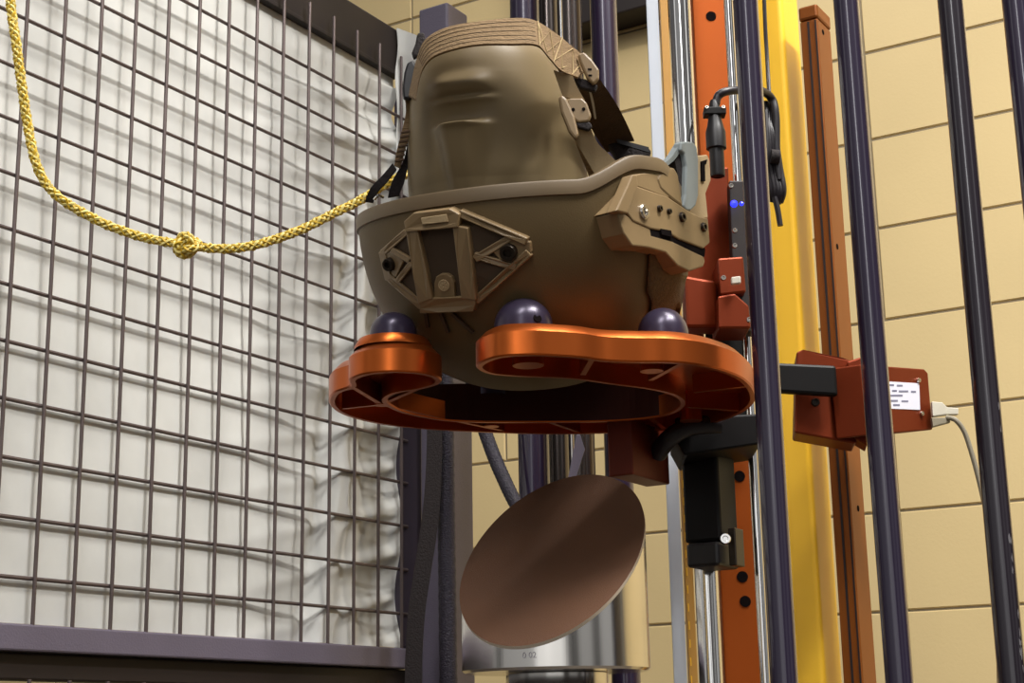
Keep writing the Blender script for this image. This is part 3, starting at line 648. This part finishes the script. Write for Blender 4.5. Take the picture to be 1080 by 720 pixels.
ribbon('wire_edge', [(621, 95), (624, 108), (627, 125)], [(623, 95), (626.5, 108), (629, 125)], 1.205, 1.235, 'plug', .001)
pl('strap_pad', [(640, 150), (655, 149), (668, 150), (688, 157), (685, 165), (678, 170), (664, 173), (652, 170)], 1.30, .012, 'blackf', bev=.003)
ribbon('black_strap', [(650, 146), (665, 150), (684, 155)], [(652, 151), (666, 155), (686, 161)], 1.295, 1.29, 'blackp')
# left side straps
pl('left_buckle', [(429, 66), (436, 62), (439, 70), (438, 90), (434, 104), (425, 104), (424, 92), (426, 76)], 1.225, .006, 'blackp', bev=.002)
pl('left_buckle_top', [(440, 34), (447, 33), (449, 41), (441, 58), (436, 62), (434, 55), (438, 45)], 1.235, .006, 'blackf', bev=.002)
ribbon('left_strap', [(427, 104), (428, 118), (424, 138), (419, 156), (416, 174)], [(441, 96), (437, 116), (433, 138), (427, 158), (422, 177)], 1.232, 1.25, 'web')
ribbon('left_dark_strap', [(433, 118), (431, 140), (426, 168), (414, 190), (409, 208)], [(440, 116), (436, 140), (431, 170), (426, 192), (420, 206)], 1.242, 1.262, 'blackf')
ribbon('left_dark_strap', [(414, 172), (404, 184), (391, 198), (385, 212)], [(418, 178), (409, 190), (398, 202), (393, 213)], 1.240, 1.262, 'blackf', .003)
for i in range(7):
    y = 140+5*i; x = 424.5-1.1*i
    m = MB(); m.tube([at(x-1.5, y, 1.2365+.0015*i), at(x+8, y-2, 1.2365+.0015*i)], .0011, 6); m.build('elastic_rib', M['web_dark'], hm)
m = MB(); m.tube(spline([at(395, 210, 1.255), at(399, 206, 1.25), at(404, 208, 1.255)], 5), .0012, 8); m.build('wire_loop', M['chrome'], hm)

# ================================================================ ROPE
def braid(m, path, R_=.0030, r=.0015, turns=75):
    m.tube(path, R_*.85, 8, 0); Ls = [0]
    for a, b in zip(path, path[1:]): Ls.append(Ls[-1]+(b-a).length)
    fr = []; a_ = (path[1]-path[0]).orthogonal().normalized()
    for i, p in enumerate(path):
        t = (path[min(i+1, len(path)-1)]-path[max(i-1, 0)]).normalized(); a_ = (a_-t*a_.dot(t)).normalized(); fr.append((p, a_.copy(), t.cross(a_)))
    for s, mi in ((1, 0), (-1, 1)):
        for k in range(4):
            pts = []
            for (p, u, v), l in zip(fr, Ls):
                q = s*l*turns*2*math.pi/2+k*math.pi/2; rr = R_+.0006*math.cos(4*l*turns*math.pi*1+k*math.pi)*s
                pts.append(p+(u*math.cos(q)+v*math.sin(q))*rr)
            m.tube(pts, r, 5, mi)
def dense(path, step=.0011):
    out = [path[0]]
    for a, b in zip(path, path[1:]):
        n_ = max(1, int((b-a).length/step)); out += [a.lerp(b, (i+1)/n_) for i in range(n_)]
    return out
rpx = [(6, -90, 1.335), (11, 0, 1.34), (17, 45, 1.34), (23, 90, 1.345), (29, 130, 1.35), (36, 165, 1.35), (46, 190, 1.355), (62, 208, 1.36), (85, 223, 1.37), (115, 238, 1.38), (150, 250, 1.39), (175, 255, 1.395), (197, 258, 1.40), (225, 262, 1.405), (255, 261, 1.41), (285, 254, 1.42), (320, 241, 1.43), (352, 225, 1.44), (380, 211, 1.45), (402, 197, 1.45), (420, 187, 1.45), (440, 182, 1.46), (470, 180, 1.47)]
path = dense(spline([at(*p) for p in rpx], 10)); m = MB(); braid(m, path)
kp = at(197, 259, 1.40); kn = []
for i in range(90):
    t = i/89*2*math.pi*2; rr = .0062+.0028*math.cos(1.5*t)
    kn.append(kp+V((rr*math.cos(t)*1.15, .0045*math.sin(1.5*t)-.001, rr*math.sin(t))))
braid(m, dense(kn), .0028, .0014, 75)
tag(m.build('rope', [M['ropey'], M['ropel']]), 'yellow braided rope with a knot, drooping across the mesh panel to the helmet', 'rope')

# ================================================================ RAIL TOWER
m = MB(); A = at(689, 40, 1.62); Bp = at(711, 480, 1.62)
P = at(691, 60, 1.62); m.box((P.x+.0, P.y+.01, 1.7), ((1, 0, 0), (0, 1, 0), ZV), (.0065, .002, 1.7)); 
ws = m.build('flat_strip', M['white'], None, False, .0005); tag(ws, 'narrow bluish white flat strip standing left of the chrome guide rod', 'strip')
m = MB(); P = at(702, 60, 1.60); m.box((P.x, P.y, 1.7), ((1, 0, 0), (0, 1, 0), ZV), (.0042, .006, 1.7)); ts = m.build('edge_strip', M['tan'], None, False, .0005)
tag(ts, 'thin tan orange strip with fine marks between the white strip and chrome rod', 'strip')
m = MB()
for i in range(60): m.box((P.x-.002, P.y-.0061, .9+.011*i*1.6), ((1, 0, 0), (0, 1, 0), ZV), (.0005, .0003, .004))
m.build('scale_marks', M['yellow'], ts, False)
m = MB(); rod(m, 719, 50, 1.53, 11.5, 0, 3.4, 40); tag(m.build('guide_rod', M['chrome']), 'thick chrome guide rod between the tan strip and the orange rail plate', 'rod')
m = MB(); rod(m, 775, 130, 1.52, 5, 0, 3.4, 24); tag(m.build('guide_rod', M['chrome']), 'thinner chrome rod half hidden behind the first indigo guard bar', 'rod')
rp_ = thing('rail_plate', 'tall orange anodised rail plate with round holes, behind the red carriage', 'rail', (.2, 1.6, 0))
m = MB(); P = at(752, 60, 1.60); hw = 19/F*(P-CAM).dot(fw); m.box((P.x, P.y+.008, 1.7), ((1, 0, 0), (0, 1, 0), ZV), (hw, .008, 1.7)); m.build('plate', M['orange2'], rp_, False, .0012)
for x, y in ((750, 17), (780, 502), (783, 608), (786, 634), (748, -60)):
    m = MB(); q = at(x, y, P.y-.0004); m.lathe([(.0056, -.0002), (.0056, .0002), (0, .0002)], (min(q.x, P.x+hw-.007), q.y, q.z), (0, -1, 0), 24); m.build('bolt_hole', M['hole'], rp_)
# yellow column + brown rail
m = MB(); vbox(m, 824, 786, 843, 0, 1.78, 0, 3.4); tag(m.build('machine_column', M['yellow'], None, False, .006, 4), 'broad yellow painted column behind the first indigo guard bar', 'column')
er = thing('extrusion_rail', 'orange brown grooved vertical rail on the right of the yellow column', 'rail', at(860, 360, 1.76))
er.location.z = 0
m = MB(); zt2 = at(860, 19, 1.75).z
q0, L0, R0 = vbox(m, 862, 843.5, 876, 20, 1.75, 0, zt2); bx = m.build('extrusion', M['railor'], er, False, .0015)
m = MB(); c = q0-NV*(L0*.52)-DV*.0004; c.z = zt2/2; m.box(c, (NV, DV, ZV), (.0012, .0006, zt2/2-.002)); c = q0-NV*(L0*.12)-DV*.0004; c.z = zt2/2; m.box(c, (NV, DV, ZV), (.0008, .0006, zt2/2-.002)); m.build('groove', M['brown'], bx, False)
m = MB(); c = q0-NV*L0/2+DV*R0/2; c.z = zt2+.010; m.box(c, (NV, DV, ZV), (L0/2+.001, R0/2+.001, .009)); m.build('end_cap', M['railor'], er, False, .003)
for x, y in ((868, 34), (883, 260), (905, 536)):
    m = MB(); q = atp(x, y, q0, NV); m.lathe([(.0035, -.0003), (.0035, .0003), (0, .0003)], q, NV, 16); m.build('bolt_hole', M['hole'], er)

# sensor unit
sg = thing('sensor_unit', 'red anodised sensor box with a white label, on the rail behind the second guard bar', 'sensor', at(890, 470, 1.66))
m = MB(); m.prism([at(840, 371, 1.64), at(847, 368, 1.64), at(890, 377, 1.655), at(898, 380, 1.66), at(903, 468, 1.66), at(838, 456, 1.64)], (.006, .05, 0)); m.build('mounting_block', M['red'], sg, False, .002)
m = MB(); m.prism([at(893, 381, 1.645), at(908, 376, 1.645), at(915, 470, 1.65), at(902, 462, 1.65)], (.006, .04, 0)); m.build('corner_block', M['red'], sg, False, .002)
m = MB(); m.prism([at(818, 382, 1.615), at(882, 385, 1.625), at(884, 417, 1.625), at(820, 413, 1.615)], (0, .012, 0)); m.build('sensing_arm', M['blackb'], sg, False, .003)
m = MB(); screw(m, at(860, 424, 1.638), (0, -1, 0), .0045, .002); m.build('bolt', M['screwd'], sg)
face = [(908, 384, 1.63), (975, 389, 1.70), (979, 393, 1.704), (984, 453, 1.704), (916, 459, 1.63)]
m = MB(); m.prism([at(*p) for p in face], -NV*.035); sbx = m.build('sensor_box', M['red'], sg, False, .0015)
fp = at(975, 389, 1.70); fn = (at(975, 389, 1.70)-at(908, 384, 1.63)).cross(ZV).normalized(); fn = fn if fn.y < 0 else -fn
def fpt(x, y, o): return atp(x, y, fp+fn*o, fn)
m = MB(); m.prism([fpt(x, y, .0012) for x, y in ((918, 401), (969.5, 404), (970.5, 432), (920, 430))], -fn*.0008); lb_ = m.build('label_plate', M['label'], sbx, False)
m = MB()
for x0, x1, y in ((922, 930, 405.5), (938, 943, 406), (946, 952, 406.5), (941, 946, 412), (948, 958, 412.5), (961, 966, 413), (924, 938, 411), (938, 952, 417), (922, 936, 416.5), (939, 947, 422.5), (951, 958, 423), (924, 936, 422), (942, 949, 427)):
    m.prism([fpt(x0, y-1, .0014), fpt(x1, y-1, .0014), fpt(x1, y+.9, .0014), fpt(x0, y+.9, .0014)], -fn*.0002)
m.build('label_text', M['ink'], lb_, False)
for x, y in ((968.5, 401), (972, 436)): m = MB(); screw(m, fpt(x, y, .001), fn, .0028, .002); m.build('screw', M['screw'], sbx)
m = MB(); m.prism([at(983, 423, 1.69), at(994, 424, 1.70), at(999, 429, 1.705), (at(1011, 430, 1.715)), at(1011, 437, 1.715), at(999, 437, 1.705), at(984, 439, 1.69)], (0, .008, 0)); m.build('plug', M['plug'], sg, False, .001)
m = MB(); m.prism([at(983, 440, 1.69), at(1000, 440, 1.705), at(1003, 445, 1.707), at(984, 450, 1.69)], (0, .008, 0)); m.build('plug_boot', M['cable'], sg, False, .001)
m = MB(); m.tube(spline([at(998, 440, 1.705), at(1008, 443, 1.70), at(1017, 455, 1.70), at(1024, 475, 1.70), at(1031, 500, 1.70), at(1038, 530, 1.70), at(1046, 570, 1.70), at(1052, 640, 1.70), at(1058, 900, 1.7)], 8), .0028, 10); m.build('sensor_cable', M['cable'], sg)

# connector and coiled lead
cn = thing('cable_connector', 'black round plug with its looped lead, hung on the rail above the red carriage', 'connector', at(757, 186, 1.46))
q = at(757, 185, 1.46); px = 1/F*1.5
m = MB(); hC = at(757, 100, 1.46).z-q.z; f = lambda y: (185-y)/85*hC
m.lathe([(0, f(186)), (7.5*px, f(186)), (8*px, f(184)), (8*px, f(158)), (11*px, f(157)), (11*px, f(140)), (9*px, f(134)), (7*px, f(124)), (6.5*px, f(118)), (6*px, f(112)), (4*px, f(106)), (0, f(105))], q, n=24); m.build('plug', M['blackp'], cn)
m = MB(); m.box(q+ZV*f(119), ((1, 0, 0), (0, 1, 0), ZV), (12*px, .007, .0038))
m.build('cord_clamp', M['blackb'], cn, False, .001)
for sg_ in (-1, 1): m = MB(); screw(m, q+V((9*px*sg_, -.006, f(116))), (0, -1, .3), .002); m.build('screw', M['screw'], cn)
m = MB(); m.tube(spline([at(755, 110, 1.46), at(757, 102, 1.46), at(764, 97, 1.46), at(778, 95, 1.47), at(800, 95, 1.50), at(813, 103, 1.52), at(818, 120, 1.52), at(819, 160, 1.52), at(822, 190, 1.52)], 8), .0042, 12)
for dx, ph in ((-6, 0), (-2, 1), (2, 2), (5, 3), (8, 1.5)):
    m.tube(spline([at(809+dx*.4, 108+ph*2, 1.525+.003*ph), at(812+dx*.6, 140, 1.52), at(814+dx, 175, 1.518+.002*ph), at(818+dx, 200, 1.52), at(817+dx*.7, 212+ph, 1.525)], 8), .0036, 10)
m.tube(spline([at(817, 208, 1.52), at(820, 220, 1.52), at(823, 238, 1.52)], 5), .0030, 10); m.build('lead', M['cablek'], cn)
m = MB(); m.tube([at(813, 165, 1.515), at(822, 166, 1.515)], .0075, 12); m.build('tie', M['blackf'], cn)
m = MB(); m.tube(spline([at(800, -200, 1.6), at(806, 0, 1.6), at(809, 60, 1.6), at(812, 112, 1.58)], 6), .0022, 8); m.build('feed_wire', M['cablek'], cn)

# ================================================================ GUARD BARS
bars = [((786, 0), (826, 700), 1.20, 'indigo guard bar nearest the orange ring, crossing its right end'),
        ((892, 0), (947, 700), 1.20, 'indigo guard bar passing in front of the red sensor box'),
        ((1002, 0), (1066, 700), 1.20, 'indigo guard bar with chipped paint, right of the sensor box'),
        ((1070, 0), (1143, 700), 1.20, 'indigo guard bar cut off by the right edge of the photo')]
for i, (a, b, Y, lb) in enumerate(bars):
    A = at(*a, Y); B = at(*b, Y); d = (A-B).normalized(); t1 = (3.0-A.z)/d.z; t0 = (0-B.z)/d.z
    g_ = thing('guard_bar', lb, 'bar', B+d*t0, 'row of indigo guard bars on the right')
    m = MB(); m.tube([B+d*t0, B, A, A+d*t1], .0102, 32); m.build('tube', M['barchip' if i == 2 else 'bar'], g_)
    if i == 2:
        for k in range(16):
            m = MB()
            y = random.choice([415, 425, 440, 455, 570, 590, 600, 620, 635, 650, 665, 680, 690, 700]); y += random.uniform(-4, 4)
            cx = a[0]+(b[0]-a[0])*y/700; P_ = at(cx+10.5+random.uniform(-2, 1.5), y, Y-.0075)
            cA = at(cx, y, Y); nr = (P_-cA); nr.z = 0; nr.normalize(); P_ = V((cA.x, cA.y, P_.z))+nr*.01022
            tt = nr.cross(ZV); nn_ = 7
            m.add([P_+nr*.0001+tt*math.cos(2*math.pi*j/nn_)*random.uniform(.0004, .0012)+ZV*math.sin(2*math.pi*j/nn_)*random.uniform(.001, .005) for j in range(nn_)], [list(range(nn_))])
            m.build('paint_chip', M['chip'], g_, False)
